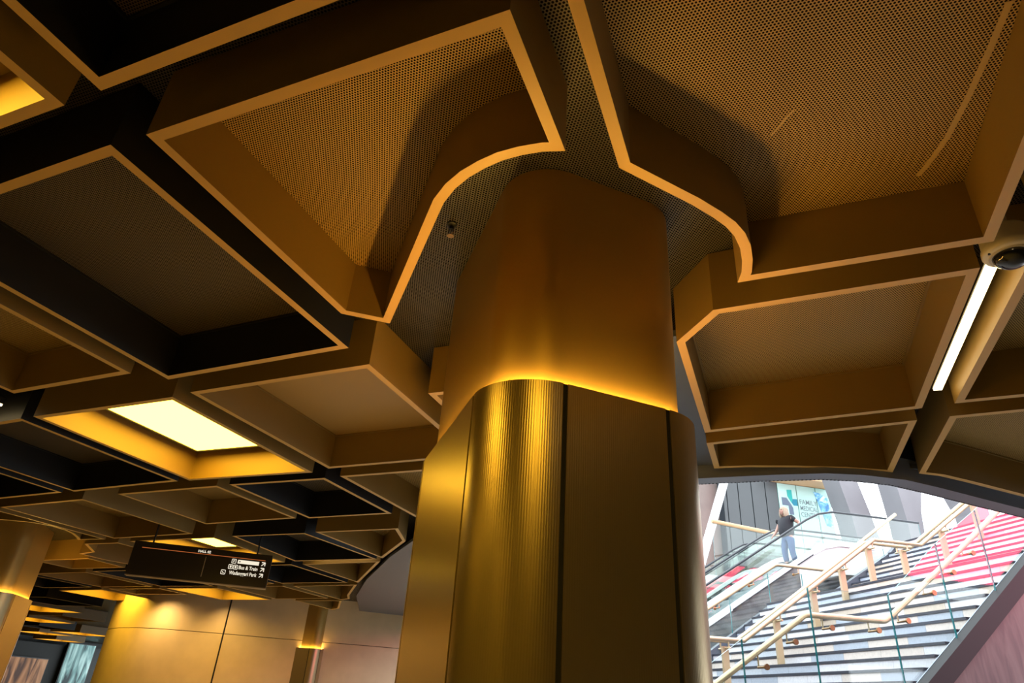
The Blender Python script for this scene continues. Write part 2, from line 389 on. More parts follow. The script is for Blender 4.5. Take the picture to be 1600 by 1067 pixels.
coffer([(-12.6, 11.95), (-11.1, 11.85), (-10.95, 13.47), (-12.5, 13.6)], 'lit', 'lit amber coffer under the lower edge of the hanging sign', 'lit coffers')
coffer([(-10.7, 11.65), (-9.15, 11.5), (-9.15, 13.1), (-10.7, 13.3)], 'bronze', 'bronze coffer right of the lit coffer under the sign', G2)
coffer([(-10.3, 13.5), (-9.0, 13.4), (-9.9, 14.7), (-10.3, 15.0)], 'bronze', 'last bronze coffer in front of the pier in the golden wall', G2)
coffer([(-16.6, 10.3), (-14.8, 10.2), (-14.8, 11.9), (-16.6, 12.1)], 'black', 'black coffer beyond the left column, in front of a lit one', G2)
for i, (x, y, k, lab) in enumerate([
    (-22.5, 16.3, 'lit', 'first lit coffer of the far hall, just beside the left column'),
    (-27.6, 20.2, 'lit', 'second lit coffer of the far hall, seen past the left column'),
    (-36.3, 27.3, 'lit', 'third lit coffer of the far hall, above the dark shop front'),
    (-32.6, 26.6, 'lit', 'small lit sliver of a coffer at the left edge of the golden wall'),
    (-42.0, 32.8, 'lit', 'farthest lit coffer of the hall, lowest in the dark gap'),
    (-19.5, 14.6, 'black', 'black coffer right of the first lit coffer of the far hall'),
    (-24.6, 19.2, 'bronze', 'bronze coffer between the first and second lit coffers of the far hall'),
    (-31.5, 23.6, 'black', 'black coffer between the second and third lit coffers of the far hall')]):
    s = 1.0 if k == 'lit' else 0.9
    coffer([(x - s, y - s), (x + s, y - s), (x + s, y + s), (x - s, y + s)], k, lab, 'lit coffers' if k == 'lit' else 'ceiling coffers of the far hall')
# unseen lit coffers added behind and beside the viewer to light floor and column
for x, y in ((-0.37, -1.0), (-3.7, -4.4), (-7.2, -0.8)):
    coffer([(x, y), (x + 1.45, y - 0.05), (x + 1.45, y + 1.5), (x, y + 1.55)], 'lit', 'unseen lit coffer added behind the viewer to light floor and column', 'added lit coffers behind the viewer')

coffer([(1.18, 0.90), (2.7, 0.85), (2.7, 2.68), (1.18, 2.72)], 'bronze', 'bronze coffer just beyond the right edge, beside the dome camera', G1)

# ---------------------------------------------------------------- clad columns with cove light
LIP = EYE + 1.06
def column(F, u, v, lu, lv, rad, name, label, zl, ztop, seams=True):
    F = Vector(F); u = Vector(u).normalized(); v = Vector(v).normalized()
    q = ccw([tuple(F), tuple(F + v * lv), tuple(F + v * lv + u * lu), tuple(F + u * lu)])
    root = thing(name, label, 'column', (sum(p[0] for p in q) / 4, sum(p[1] for p in q) / 4, 0), 'clad columns of the hall')
    N = 14
    outer = rounded(q, rad, N)
    sh = rounded(inset(q, 0.055), rad - 0.03, N)
    core = rounded(inset(q, 0.031), rad - 0.02, N)
    part(MB().prism(core, 0.0, zl - 0.02), 'core', DARKM, root, True)
    part(MB().prism(sh, zl - 0.019, ztop), 'shaft', SHAFT, root, True)
    m = N + 1
    flat_gap = 0.010
    for i in range(4):
        arc = outer[i * m:(i + 1) * m]; nxt = outer[((i + 1) % 4) * m]
        for seg, nm in ((arc, 'corner_panel'), ([arc[-1], nxt], 'cladding_panel')):
            P = [Vector(p) for p in seg]
            P[0] = P[0] + (P[1] - P[0]).normalized() * flat_gap; P[-1] = P[-1] + (P[-2] - P[-1]).normalized() * flat_gap
            if len(P) == 2: P = [P[0].lerp(P[1], k / 4) for k in range(5)]
            inn = []
            for k, p in enumerate(P):
                d = (P[min(k + 1, len(P) - 1)] - P[max(k - 1, 0)]).normalized(); inn.append(p + Vector((-d.y, d.x)) * 0.022)
            o = part(MB().prism([tuple(p) for p in P] + [tuple(p) for p in reversed(inn)], 0.0, zl), nm, RIBBED, root, True, angle=50)
            uvl = o.data.uv_layers.new(name='arc')
            acc = [0.0]
            for k in range(1, len(P)): acc.append(acc[-1] + (P[k] - P[k - 1]).length)
            b = Vector(root['_base'])
            for lp in o.data.loops:
                co = o.data.vertices[lp.vertex_index].co
                pt = Vector((co.x + b.x, co.y + b.y))
                j = min(range(len(P)), key=lambda k: min((P[k] - pt).length, (inn[k] - pt).length))
                uvl.data[lp.index].uv = (acc[j], co.z)
    for i in range(4):
        arc = outer[i * m:(i + 1) * m]; nxt = outer[((i + 1) % 4) * m]; prv = outer[i * m - 1]
        for p, w in ((arc[0], prv), (arc[-1], nxt)):
            d = (Vector(p) - Vector(w)).normalized(); cq = Vector((sum(c[0] for c in q) / 4, sum(c[1] for c in q) / 4))
            nn = Vector((-d.y, d.x)); nn = nn if nn.dot(cq - Vector(p)) > 0 else -nn
            c = Vector(p) + nn * 0.016
            part(MB().box((c.x, c.y, (zl - 0.001) / 2), (0.019, 0.022, zl - 0.001), (Vector((d.x, d.y, 0)), Vector((nn.x, nn.y, 0)), Vector((0, 0, 1)))), 'seam_strip', DARKM, root)
    part(MB().ring(rounded(inset(q, 0.032), rad - 0.02, N), rounded(inset(q, 0.0535), rad - 0.028, N), zl - 0.02, zl - 0.006), 'cove_light', COVEM, root)
    part(MB().ring(rounded(inset(q, 0.0255), rad - 0.018, N), rounded(inset(q, 0.0305), rad - 0.02, N), zl - 0.03, zl - 0.001), 'cove_trough', DARKM, root)
    return root
U = (math.cos(R_(129)), math.sin(R_(129))); V = (math.cos(R_(44)), math.sin(R_(44)))
def isect(p, d, q, e):
    p, d, q, e = Vector(p), Vector(d), Vector(q), Vector(e)
    t = ((q - p).x * e.y - (q - p).y * e.x) / (d.x * e.y - d.y * e.x); return p + d * t
Fc = isect((-1.022, 2.178), U, (-0.636, 2.158), V)
column(Fc, U, V, 1.42, 0.975, 0.26, 'clad_column', 'tall bronze clad column glowing at its cove line in the middle', LIP, TOP + 0.01)
F2 = Fc + Vector((-10.80, 4.85))
column(F2, U, V, 1.42, 0.975, 0.26, 'clad_column', 'clad column cut by the left edge, amber cove line above grey panels', LIP - 0.02, TOP + 0.01)
column((-12.02, 15.42), (0, 1), (1, 0.02), 1.0, 1.15, 0.2, 'clad_column', 'small distant clad pier standing against the golden wall', EYE + 0.955, TOP + 0.01)

# ---------------------------------------------------------------- golden wall and the dark end of the hall
GW = [(-18.2, 16.6), (-17.5, 15.2), (-16.8, 14.4), (-15.8, 13.85), (-14.9, 13.62), (-14.3, 13.66), (-13.7, 13.95), (-12.9, 14.42), (-11.9, 15.18), (-10.9, 15.75), (-9.6, 16.6), (-7.5, 18.2), (-4.2, 21.5)]
def curved_wall(name, pts, z0, z1, m):
    P = [Vector(p) for p in pts]; a, b = [], []
    for i, p in enumerate(P):
        d = (P[min(i + 1, len(P) - 1)] - P[max(i - 1, 0)]).normalized(); a.append(p); b.append(p + Vector((-d.y, d.x)) * 0.25)
    return struct(MB().prism([tuple(p) for p in a] + [tuple(p) for p in reversed(b)], z0, z1).build(name, m, smooth=True))
curved_wall('wall_gold', GW, 0, EYE + 1.113, WALLG)
curved_wall('wall_gold', GW, EYE + 1.127, TOP - 0.001, WALLG)
struct(MB().prism([(p[0] * 1.004, p[1] * 1.004 + 0.02) for p in GW] + [(p[0] * 1.008, p[1] * 1.008 + 0.05) for p in reversed(GW)], EYE + 1.112, EYE + 1.128).build('trim_4', DARKM))
for i, (x, y) in enumerate(((-12.92, 14.40), (-8.6, 17.33))):
    struct(MB().box((x, y, 1.87), (0.022, 0.03, 3.74)).build('trim_%d' % (5 + i), DARKM))
struct(wall('wall_front', [(-4.2, 21.5), (-4.2, 40), (24, 40)], 0, TOP + 0.5, SLAB))

def pattern(name, cols, scale, stretch, rough=0.5, dist=2.0, emit=0.0):
    m = mat(name, cols[0], rough); nt = m.node_tree; b = nt.nodes['Principled BSDF']
    tc = nt.nodes.new('ShaderNodeTexCoord'); mp = nt.nodes.new('ShaderNodeMapping'); mp.inputs['Scale'].default_value = stretch
    nt.links.new(tc.outputs['Object'], mp.inputs[0])
    n = nt.nodes.new('ShaderNodeTexNoise'); n.inputs['Scale'].default_value = scale; n.inputs['Distortion'].default_value = dist
    nt.links.new(mp.outputs[0], n.inputs['Vector'])
    r = nt.nodes.new('ShaderNodeValToRGB'); e = r.color_ramp.elements
    e[0].position = 0.34; e[0].color = (*cols[0], 1); e[1].position = 0.68; e[1].color = (*cols[-1], 1)
    for k, c in enumerate(cols[1:-1]):
        q = e.new(0.34 + 0.34 * (k + 1) / (len(cols) - 1)); q.color = (*c, 1)
    nt.links.new(n.outputs['Fac'], r.inputs[0]); nt.links.new(r.outputs[0], b.inputs['Base Color'])
    if emit:
        nt.links.new(r.outputs[0], b.inputs['Emission Color']); b.inputs['Emission Strength'].default_value = emit
    return m
BROWNP = pattern('brown_fabric_print', [(0.05, 0.02, 0.01), (0.30, 0.14, 0.06), (0.45, 0.25, 0.13)], 0.9, (1, 1.6, 0.25), emit=0.55)
TEALP = pattern('teal_fabric_print', [(0.01, 0.03, 0.035), (0.16, 0.33, 0.33), (0.45, 0.66, 0.64)], 0.9, (1, 1.5, 0.35), emit=0.55)
BLKFR = mat('black_frame', (0.012, 0.012, 0.012), 0.4)
for nm, y0, y1, z0, z1, m, lab in (('poster_lightbox', 33.2, 35.9, 0.2, 2.38, BROWNP, 'backlit brown poster on the dark shop front beside the left column'),
                                   ('poster_lightbox', 37.1, 39.2, 0.2, 3.5, TEALP, 'backlit pale teal poster beside the end of the golden wall')):
    t = thing(nm, lab, 'poster', (-46.3, (y0 + y1) / 2, z0))
    part(MB().box((-46.42, (y0 + y1) / 2, (z0 + z1) / 2), (0.2, y1 - y0 + 0.12, z1 - z0 + 0.12)), 'frame', BLKFR, t)
    part(MB().box((-46.31, (y0 + y1) / 2, (z0 + z1) / 2), (0.03, y1 - y0, z1 - z0)), 'print', m, t)
struct(wall('wall_shop', [(-46.6, 20), (-46.6, 43)], 0, EYE + 1.75, DARKWALL))

# small downlights washing the golden wall
for i, (x, y, en, lab) in enumerate(((-14.15, 13.05, 120, 'small black downlight close to the bulging end of the golden wall'), (-12.75, 13.75, 45, 'small black downlight before the middle of the golden wall'))):
    t = thing('downlight', lab, 'ceiling light', (x, y, TOP), 'downlights before the golden wall')
    part(MB().lathe([(0.0, 0.0), (0.045, 0.0), (0.045, -0.30), (0.038, -0.30), (0.034, -0.24), (0.0, -0.24)], (x, y, TOP + 0.002), n=16), 'housing', BLKFR, t, True)
    ld = bpy.data.lights.new('lamp', 'SPOT'); ld.energy = en; ld.color = (1.0, 0.64, 0.24); ld.spot_size = R_(130); ld.spot_blend = 1.0; ld.shadow_soft_size = 0.02
    lo = bpy.data.objects.new('lamp', ld); COL.objects.link(lo); lo.parent = t; lo.location = (0, 0, -0.305)
    lo.rotation_euler = (R_(22), 0, R_(-10))

# ---------------------------------------------------------------- hanging sign
TXT = lightmat('lit_lettering', (1.0, 0.90, 0.70), 0.95)
SIGNM = mat('black_sign_face', (0.030, 0.022, 0.012), 0.32)
ORL = lightmat('orange_line', (0.75, 0.20, 0.05), 0.55)
GREYL = mat('pale_line', (0.55, 0.42, 0.22), 0.4)
EDGEM = mat('sign_edge', (0.35, 0.26, 0.15), 0.4)
BL, BR = Vector((-7.95, 6.80, EYE + 1.20)), Vector((-6.52, 7.85, EYE + 1.20))
sx = (BR - BL); SW = sx.length; sx.normalize(); sz = Vector((0, 0, 1)); sy = sz.cross(sx); SH = 0.43
sign = thing('hanging_sign', 'long black wayfinding sign with white lettering hanging under the left ceiling', 'sign', tuple((BL + BR) / 2))
ctr = (BL + BR) / 2 + sz * SH / 2
part(MB().box(ctr + sy * 0.06, (SW, 0.12, SH), (sx, sy, sz)), 'sign_box', SIGNM, sign)
part(MB().box((BL + BR) / 2 + sz * -0.006 + sy * 0.06, (SW, 0.122, 0.012), (sx, sy, sz)), 'edge_strip', EDGEM, sign)
def on_sign(fx, fz, d=0.0): return BL + sx * (SW * fx) + sz * (SH * fz) - sy * d
def srect(name, fx0, fx1, fz0, fz1, m, d=0.003, th=0.006):
    c = on_sign((fx0 + fx1) / 2, (fz0 + fz1) / 2, d)
    part(MB().box(c, (SW * (fx1 - fx0), th, SH * (fz1 - fz0)), (sx, sy, sz)), name, m, sign)
srect('orange_line', 0.06, 0.955, 0.805, 0.822, ORL)
srect('divider', 0.518, 0.523, 0.14, 0.74, GREYL)
srect('white_panel', 0.755, 0.912, 0.645, 0.755, TXT)
srect('panel_mark', 0.765, 0.775, 0.685, 0.72, SIGNM, 0.006, 0.007)
def text(root, body, loc, xa, ya, size, m, align='LEFT', name='lettering', bold=0.0, depth=0.001, width=None):
    cu = bpy.data.curves.new(name, 'FONT'); cu.body = body; cu.size = size; cu.align_x = align; cu.align_y = 'CENTER'
    cu.offset = bold; cu.extrude = depth; cu.resolution_u = 3
    cu.materials.append(m)
    tmp = bpy.data.objects.new(name, cu); COL.objects.link(tmp)
    me = bpy.data.meshes.new_from_object(tmp.evaluated_get(bpy.context.evaluated_depsgraph_get()))
    bpy.data.objects.remove(tmp); me.name = name
    if width:
        k_ = width / max(1e-6, max(v.co.x for v in me.vertices) - min(v.co.x for v in me.vertices)); me.transform(Matrix.Diagonal((k_, 1, 1, 1)))
    o = bpy.data.objects.new(name, me); COL.objects.link(o)
    za = Vector(xa).cross(Vector(ya)); b = Vector(root['_base']); l = Vector(loc) - b
    o.parent = root
    o.matrix_local = Matrix(((xa[0], ya[0], za[0], l.x), (xa[1], ya[1], za[1], l.y), (xa[2], ya[2], za[2], l.z), (0, 0, 0, 1)))
    return o
text(sign, 'Bus & Train', on_sign(0.912, 0.525, 0.004), sx, sz, 0.066, TXT, 'RIGHT', bold=0.0012, width=0.245)
text(sign, 'Wadanggari Park', on_sign(0.912, 0.345, 0.004), sx, sz, 0.066, TXT, 'RIGHT', bold=0.0012, width=0.36)
text(sign, 'HALL 02', on_sign(0.50, 0.885, 0.004), sx, sz, 0.045, TXT, 'CENTER', bold=0.001)
text(sign, 'Level', on_sign(0.50, 0.96, 0.004), sx, sz, 0.026, GREYL, 'CENTER')
for fz in (0.70, 0.525, 0.345):      # arrows up to the right
    c = on_sign(0.945, fz, 0.004)
    m = MB(); d = (sx + sz).normalized(); e = (sz - sx).normalized()
    m.box(c, (0.062, 0.004, 0.010), (d, sy, e)); tip = c + d * 0.03
    m.box(tip - sx * 0.021, (0.046, 0.004, 0.011), (sx, sy, sz)); m.box(tip - sz * 0.021, (0.011, 0.004, 0.046), (sx, sy, sz))
    part(m, 'arrow', TXT, sign)
for fx, fz, g in ((0.727, 0.70, 'L'), (0.712, 0.525, 'B'), (0.748, 0.525, 'T'), (0.668, 0.345, 'W')):
    q = 0.03; poly = rounded([(-q, -q), (q, -q), (q, q), (-q, q)], 0.012, 4); inn = rounded([(-q + .007, -q + .007), (q - .007, -q + .007), (q - .007, q - .007), (-q + .007, q - .007)], 0.008, 4)
    m = MB().ring(poly, inn, 0, 0.004); c = on_sign(fx, fz, 0.001)
    m.v = [tuple(c + sx * x + sz * y - sy * z) for x, y, z in m.v]
    if g == 'W': m.tube([c + sx * a + sz * b2 - sy * 0.003 for a, b2 in ((-0.013, 0.008), (-0.003, -0.006), (0.012, -0.010))], 0.004, 6)
    elif g == 'L': m.box(c - sx * 0.006 - sy * 0.003, (0.007, 0.004, 0.03), (sx, sy, sz)); m.box(c + sx * 0.008 + sz * 0.004 - sy * 0.003, (0.01, 0.004, 0.012), (sx, sy, sz))
    else: m.box(c + sz * 0.003 - sy * 0.003, (0.022, 0.004, 0.022), (sx, sy, sz)); m.box(c - sz * 0.013 - sy * 0.003, (0.014, 0.004, 0.005), (sx, sy, sz))
    part(m, 'icon', TXT, sign)
for fx in (0.12, 0.88):
    p = on_sign(fx, 1.0, -0.06); part(MB().tube([p, (p.x, p.y, TOP + 0.005)], 0.012, 8), 'hanger', BLKFR, sign)

# ---------------------------------------------------------------- linear lights, camera, sprinkler
HOUS = mat('black_housing', (0.015, 0.015, 0.015), 0.5)
def linear(x0, y0, x1, y1, z, w, label, m=STRIPM):
    a, b = Vector((x0, y0, z)), Vector((x1, y1, z)); d = (b - a).normalized(); q = Vector((-d.y, d.x, 0)); c = (a + b) / 2
    t = thing('linear_light', label, 'ceiling light', tuple(c + Vector((0, 0, 0.03))), 'linear lights in the gaps')
    part(MB().box(c + Vector((0, 0, 0.045)), ((b - a).length + 0.02, w + 0.012, 0.05), (d, q, Vector((0, 0, 1)))), 'housing', HOUS, t)
    part(MB().box(c + Vector((0, 0, 0.012)), ((b - a).length, w, 0.016), (d, q, Vector((0, 0, 1)))), 'diffuser', m, t)
    for k in (0.2, 0.8):
        p = a.lerp(b, k); part(MB().tube([(p.x, p.y, z + 0.07), (p.x, p.y, TOP + 0.004)], 0.006, 6), 'hanger', HOUS, t)
linear(1.088, 2.98, 1.088, 4.40, EYE + 1.87, 0.045, 'bright linear light in the gap below the dome camera at the right edge')
linear(1.095, 0.55, 1.095, 2.0, EYE + 1.87, 0.11, 'unseen linear light added nearer the viewer to put a highlight on the column')  # out of view, added for a highlight on the column's right panel
linear(-7.2, 3.30, -5.72, 3.22, EYE + 1.87, 0.045, 'linear light at the left edge, only its white end showing')
linear(-6.95, 9.18, -5.75, 9.06, EYE + 1.90, 0.04, 'linear light lighting the three-cornered coffer right of the sign')
linear(-5.50, 7.6, -5.50, 8.75, EYE + 1.90, 0.05, 'bluish linear light, a short piece seen right of the sign', STRIPC)

WHITEP = mat('white_plastic', (0.72, 0.62, 0.46), 0.35)
SMOKE = mat('smoked_dome', (0.015, 0.014, 0.014), 0.06, spec=0.8)
LENS = mat('camera_lens', (0.09, 0.09, 0.10), 0.1, metal=0.6)
cx, cy, cz = 1.092, 2.832, EYE + 1.80
t = thing('dome_camera', 'white dome security camera under the ceiling at the right edge', 'security camera', (cx, cy, cz))
part(MB().lathe([(0.0, 0.12), (0.075, 0.12), (0.088, 0.112), (0.092, 0.10), (0.094, 0.035), (0.099, 0.03), (0.100, 0.006), (0.094, -0.004), (0.078, -0.008), (0.0, -0.006)], (cx, cy, cz), n=40), 'housing', WHITEP, t, True, angle=50)
part(MB().lathe([(0.068, -0.006)] + [(0.068 * math.cos(R_(a)), -0.008 - 0.060 * math.sin(R_(a))) for a in range(0, 90, 9)] + [(0.001, -0.068)], (cx, cy, cz), n=36), 'dome', SMOKE, t, True)
part(MB().lathe([(0.070, -0.003), (0.079, -0.008), (0.077, -0.014), (0.070, -0.012)], (cx, cy, cz), n=36), 'dome_ring', WHITEP, t, True)
for k in range(3):
    a = R_(200 + 120 * k); part(MB().lathe([(0.0, -0.010), (0.005, -0.010), (0.005, 0.0), (0.0, 0.0)], (cx + 0.088 * math.cos(a), cy + 0.088 * math.sin(a), cz), n=8), 'screw', HOUS, t)
part(MB().tube([(cx, cy, cz + 0.12), (cx, cy, TOP + 0.004)], 0.03, 14), 'mount', WHITEP, t)
BRASS = mat('brass', (0.32, 0.20, 0.10), 0.3, metal=0.9)
px, py, pz = -1.345, 2.405, TOP
t = thing('fire_sprinkler', 'small fire sprinkler under the black mesh left of the near column', 'sprinkler', (px, py, pz))
part(MB().lathe([(0.0, 0.0), (0.028, 0.0), (0.028, -0.006), (0.012, -0.012), (0.012, -0.03), (0.016, -0.034), (0.0, -0.036)], (px, py, pz), n=16), 'escutcheon', HOUS, t, True)
m = MB()
for s in (-1, 1): m.tube([(px + s * 0.012, py, pz - 0.034), (px + s * 0.016, py, pz - 0.05), (px, py, pz - 0.072)], 0.0025, 6)
m.tube([(px, py, pz - 0.036), (px, py, pz - 0.07)], 0.003, 6)
part(m, 'sprinkler_frame', BRASS, t)
part(MB().lathe([(0.0, -0.070), (0.017, -0.072), (0.018, -0.075), (0.0, -0.077)], (px, py, pz), n=14), 'deflector', BRASS, t)

# ---------------------------------------------------------------- the stairwell: stairs, glass, handrails
PHI = R_(57.0)
H_ = Vector((math.sin(PHI), math.cos(PHI), 0)); N_ = Vector((-math.cos(PHI), math.sin(PHI), 0)); Z_ = Vector((0, 0, 1))
def S(a, s, z): return H_ * a + N_ * s + Vector((0, 0, EYE + z))
def sbox(mb, a0, a1, s0, s1, z0, z1, m=0): return mb.box(S((a0 + a1) / 2, (s0 + s1) / 2, (z0 + z1) / 2), (a1 - a0, s1 - s0, z1 - z0), (H_, N_, Z_), m)
def slab_az(mb, pts, s0, s1, m=0, mside=None):
    """polygon in the (along, up) plane, given thickness across the stair"""
    return mb.grid([[S(a, s0, z) for a, z in pts], [S(a, s1, z) for a, z in pts]], m if mside is None else mside, True, m, m)

STONE = mat('stair_stone', (0.7, 0.53, 0.53), 0.45)
def stone_tiles(m):
    nt = m.node_tree; b = nt.nodes['Principled BSDF']; L = nt.links
    g = nt.nodes.new('ShaderNodeNewGeometry')
    def math_(op, a, v=None, w=None):
        n = nt.nodes.new('ShaderNodeMath'); n.operation = op
        if hasattr(a, 'node'): L.new(a, n.inputs[0])
        if v is not None:
            if hasattr(v, 'node'): L.new(v, n.inputs[1])
            else: n.inputs[1].default_value = v
        if w is not None: n.inputs[2].default_value = w
        return n.outputs[0]
    d = nt.nodes.new('ShaderNodeVectorMath'); d.operation = 'DOT_PRODUCT'; d.inputs[1].default_value = N_; L.new(g.outputs['Position'], d.inputs[0])
    sp = nt.nodes.new('ShaderNodeSeparateXYZ'); L.new(g.outputs['Position'], sp.inputs[0])
    row = math_('FLOOR', math_('MULTIPLY_ADD', sp.outputs[2], 1 / 0.165, -0.22))
    wn = nt.nodes.new('ShaderNodeTexWhiteNoise'); wn.noise_dimensions = '1D'; L.new(row, wn.inputs['W'])
    u = math_('ADD', math_('MULTIPLY', d.outputs['Value'], 1 / 0.82), math_('MULTIPLY', wn.outputs['Value'], 3.0))
    cell = math_('FLOOR', u)
    cv = nt.nodes.new('ShaderNodeCombineXYZ'); L.new(cell, cv.inputs[0]); L.new(row, cv.inputs[1])
    w2 = nt.nodes.new('ShaderNodeTexWhiteNoise'); w2.noise_dimensions = '2D'; L.new(cv.outputs[0], w2.inputs['Vector'])
    r = nt.nodes.new('ShaderNodeValToRGB'); r.color_ramp.interpolation = 'CONSTANT'; e = r.color_ramp.elements
    e[0].position = 0; e[0].color = (0.448, 0.480, 0.576, 1); e[1].position = 0.30; e[1].color = (0.765, 0.731, 0.782, 1)
    for p, c in ((0.58, (0.736, 0.624, 0.576, 1)), (0.78, (0.640, 0.512, 0.424, 1)), (0.88, (0.544, 0.568, 0.640, 1))):
        q = e.new(p); q.color = c
    L.new(w2.outputs['Value'], r.inputs[0])
    fr = math_('FRACT', u); jt = math_('LESS_THAN', fr, 0.012)
    n = nt.nodes.new('ShaderNodeTexNoise'); n.inputs['Scale'].default_value = 30; L.new(g.outputs['Position'], n.inputs['Vector'])
    sc = math_('MULTIPLY_ADD', n.outputs['Fac'], 0.35, 0.82); sc2 = math_('SUBTRACT', sc, math_('MULTIPLY', jt, 0.3))
    mx = nt.nodes.new('ShaderNodeVectorMath'); mx.operation = 'SCALE'; L.new(r.outputs[0], mx.inputs[0]); L.new(sc2, mx.inputs['Scale'])
    L.new(mx.outputs[0], b.inputs['Base Color'])
stone_tiles(STONE)
NOSE = mat('recess_shade_nosing', (0.021, 0.022, 0.039), 0.6)  # strip coloured dark to stand for the shaded recess under each nosing
STEEL = mat('dark_steel_stringer', (0.018, 0.016, 0.018), 0.6, spec=0.25)
PINKST = pattern('pink_streaked_stone', [(0.055, 0.033, 0.036), (0.08, 0.052, 0.052), (0.10, 0.07, 0.068)], 3.0, (3.5, 1, 0.5), 0.5, 1.0)
RAILM = mat('pale_gold_handrail', (0.540, 0.435, 0.270), 0.3, metal=0.55)
POSTM = mat('pale_timber_post', (0.483, 0.345, 0.207), 0.4)
def glassmat(name, tint, refl=1.0):
    m = bpy.data.materials.new(name); m.use_nodes = True; nt = m.node_tree
    for n in list(nt.nodes): nt.nodes.remove(n)
    o = nt.nodes.new('ShaderNodeOutputMaterial'); tr = nt.nodes.new('ShaderNodeBsdfTransparent'); tr.inputs[0].default_value = (*tint, 1)
    gl = nt.nodes.new('ShaderNodeBsdfGlossy'); gl.inputs['Roughness'].default_value = 0.02
    lw = nt.nodes.new('ShaderNodeFresnel'); 
    ge = nt.nodes.new('ShaderNodeNewGeometry'); io = nt.nodes.new('ShaderNodeMath'); io.operation = 'MULTIPLY_ADD'
    nt.links.new(ge.outputs['Backfacing'], io.inputs[0]); io.inputs[1].default_value = 1 / 1.5 - 1.5; io.inputs[2].default_value = 1.5
    nt.links.new(io.outputs[0], lw.inputs[0])
    mu = nt.nodes.new('ShaderNodeMath'); mu.operation = 'MULTIPLY'; mu.inputs[1].default_value = refl; mu.use_clamp = True; nt.links.new(lw.outputs[0], mu.inputs[0])
    mx = nt.nodes.new('ShaderNodeMixShader'); nt.links.new(mu.outputs[0], mx.inputs[0]); nt.links.new(tr.outputs[0], mx.inputs[1]); nt.links.new(gl.outputs[0], mx.inputs[2])
    nt.links.new(mx.outputs[0], o.inputs[0]); return m
GLASS = glassmat('clear_glass', (0.97, 1.0, 0.985), 0.95)
EDGE = mat('teal_glass_edge', (0.012, 0.17, 0.19), 0.15)

stair = thing('staircase', 'broad stone staircase with nosings painted as shade lines rising to the right in daylight', 'staircase', tuple(S(6, 11, -1.6)))
NEAR, CEN, LEFT = 7.9, 11.42, 14.45
nos = [(5.45 - 0.2045 * k, 0.25 - 0.165 * k) for k in range(10, 0, -1)] + [(5.45, 0.25)] + [(7.09 + 0.2045 * j, 0.745 + 0.165 * j) for j in range(-2, 11)] + [(10.75 + 0.236 * (k - 1), 2.395 + 0.165 * k) for k in range(1, 12)]
for i, (a, z) in enumerate(nos):
    a1 = nos[i + 1][0] + 0.03 if i + 1 < len(nos) else a + 0.6
    m = MB(); sbox(m, a + 0.016, a1, NEAR, LEFT, z - 0.165, z - 0.036, 0); sbox(m, a, a1, NEAR, LEFT, z - 0.036, z, 1)
    part(m, 'step' if a1 - a < 0.5 else 'landing', [STONE, NOSE], stair)
body = [(3.2, -1.6), (5.3, -0.1), (6.75, 0.05), (9.2, 2.1), (10.7, 2.1), (13.3, 3.9), (13.3, -1.6)]
part(slab_az(MB(), body, NEAR + 0.01, LEFT - 0.01), 'stair_body', SLAB, stair)

NS_T = [(2.9, -1.55), (5.55, 0.38), (6.72, 0.41), (7.56, 1.085), (9.25, 2.46), (10.6, 2.5), (13.2, 4.35)]
def band(pts, dz): return [(a, z) for a, z in pts] + [(a, z - dz) for a, z in reversed(pts)]
part(slab_az(MB(), band(NS_T, 0.27), 7.66, 7.86), 'stringer', STEEL, stair)
part(slab_az(MB(), [(a, z + 0.006) for a, z in NS_T] + [(a, z - 0.0) for a, z in reversed(NS_T)], 7.835, 7.85), 'stringer_lip', RINGM, stair)
LS_T = [(4.5, -0.78), (7.53, 1.21), (9.31, 2.40), (10.35, 2.44), (12.74, 3.91), (13.0, 4.15)]
part(slab_az(MB(), band(LS_T, 0.34), 14.46, 14.62), 'stringer', SOFGREY, stair)
pw = [(a, z - 0.28) for a, z in NS_T]
struct(slab_az(MB(), [(2.9, -1.6)] + pw[1:] + [(16.0, 4.07), (16.0, -1.6)], 7.70, 7.86).build('wall_stair', PINKST))

def interp(pts, a):
    for (a0, z0), (a1, z1) in zip(pts, pts[1:]):
        if a0 <= a <= a1: return z0 + (z1 - z0) * (a - a0) / (a1 - a0)
    return pts[0][1] if a < pts[0][0] else pts[-1][1]
def clipline(pts, a0, a1): return [(a0, interp(pts, a0))] + [p for p in pts if a0 < p[0] < a1] + [(a1, interp(pts, a1))]
def balustrade(name, label, cuts, top, bot, s, group='glass balustrade panels', th=0.02):
    for k, (a0, a1) in enumerate(zip(cuts, cuts[1:])):
        b = clipline(bot, a0 + 0.006, a1 - 0.006); tp = clipline(top, a0 + 0.006, a1 - 0.006)
        pts = b + list(reversed(tp))
        o = slab_az(MB(), pts, s - th / 2, s + th / 2, 0, 1).build(name, [GLASS, EDGE], loc=S(a0, s, b[0][1]))
        tag(o, label[k], 'glass panel', group)
NG_TOP = [(2.5, -0.54), (5.53, 1.534), (6.69, 1.555), (6.87, 1.69), (7.58, 2.284), (8.4, 2.853), (9.7, 3.84), (10.7, 3.86), (13.2, 5.6)]
NG_BOT = [(a, z - 0.01) for a, z in NS_T]
cuts = [3.4, 4.55, 5.53, 6.69, 7.60, 8.40, 9.35, 10.6, 12.0]
labs = ['near glass panel lowest on the stair, below the bottom edge', 'near glass panel left of the first green glass edge', 'near glass panel between the first two green edges under the bent handrail', 'near glass panel over the level part of the bronze handrail',
        'near glass panel standing on the dark stringer right of the level handrail', 'near glass panel on the dark stringer, third up from the level handrail', 'near glass panel at the right edge reflecting red over the stairs', 'near glass panel beyond the right edge above the dark stringer']
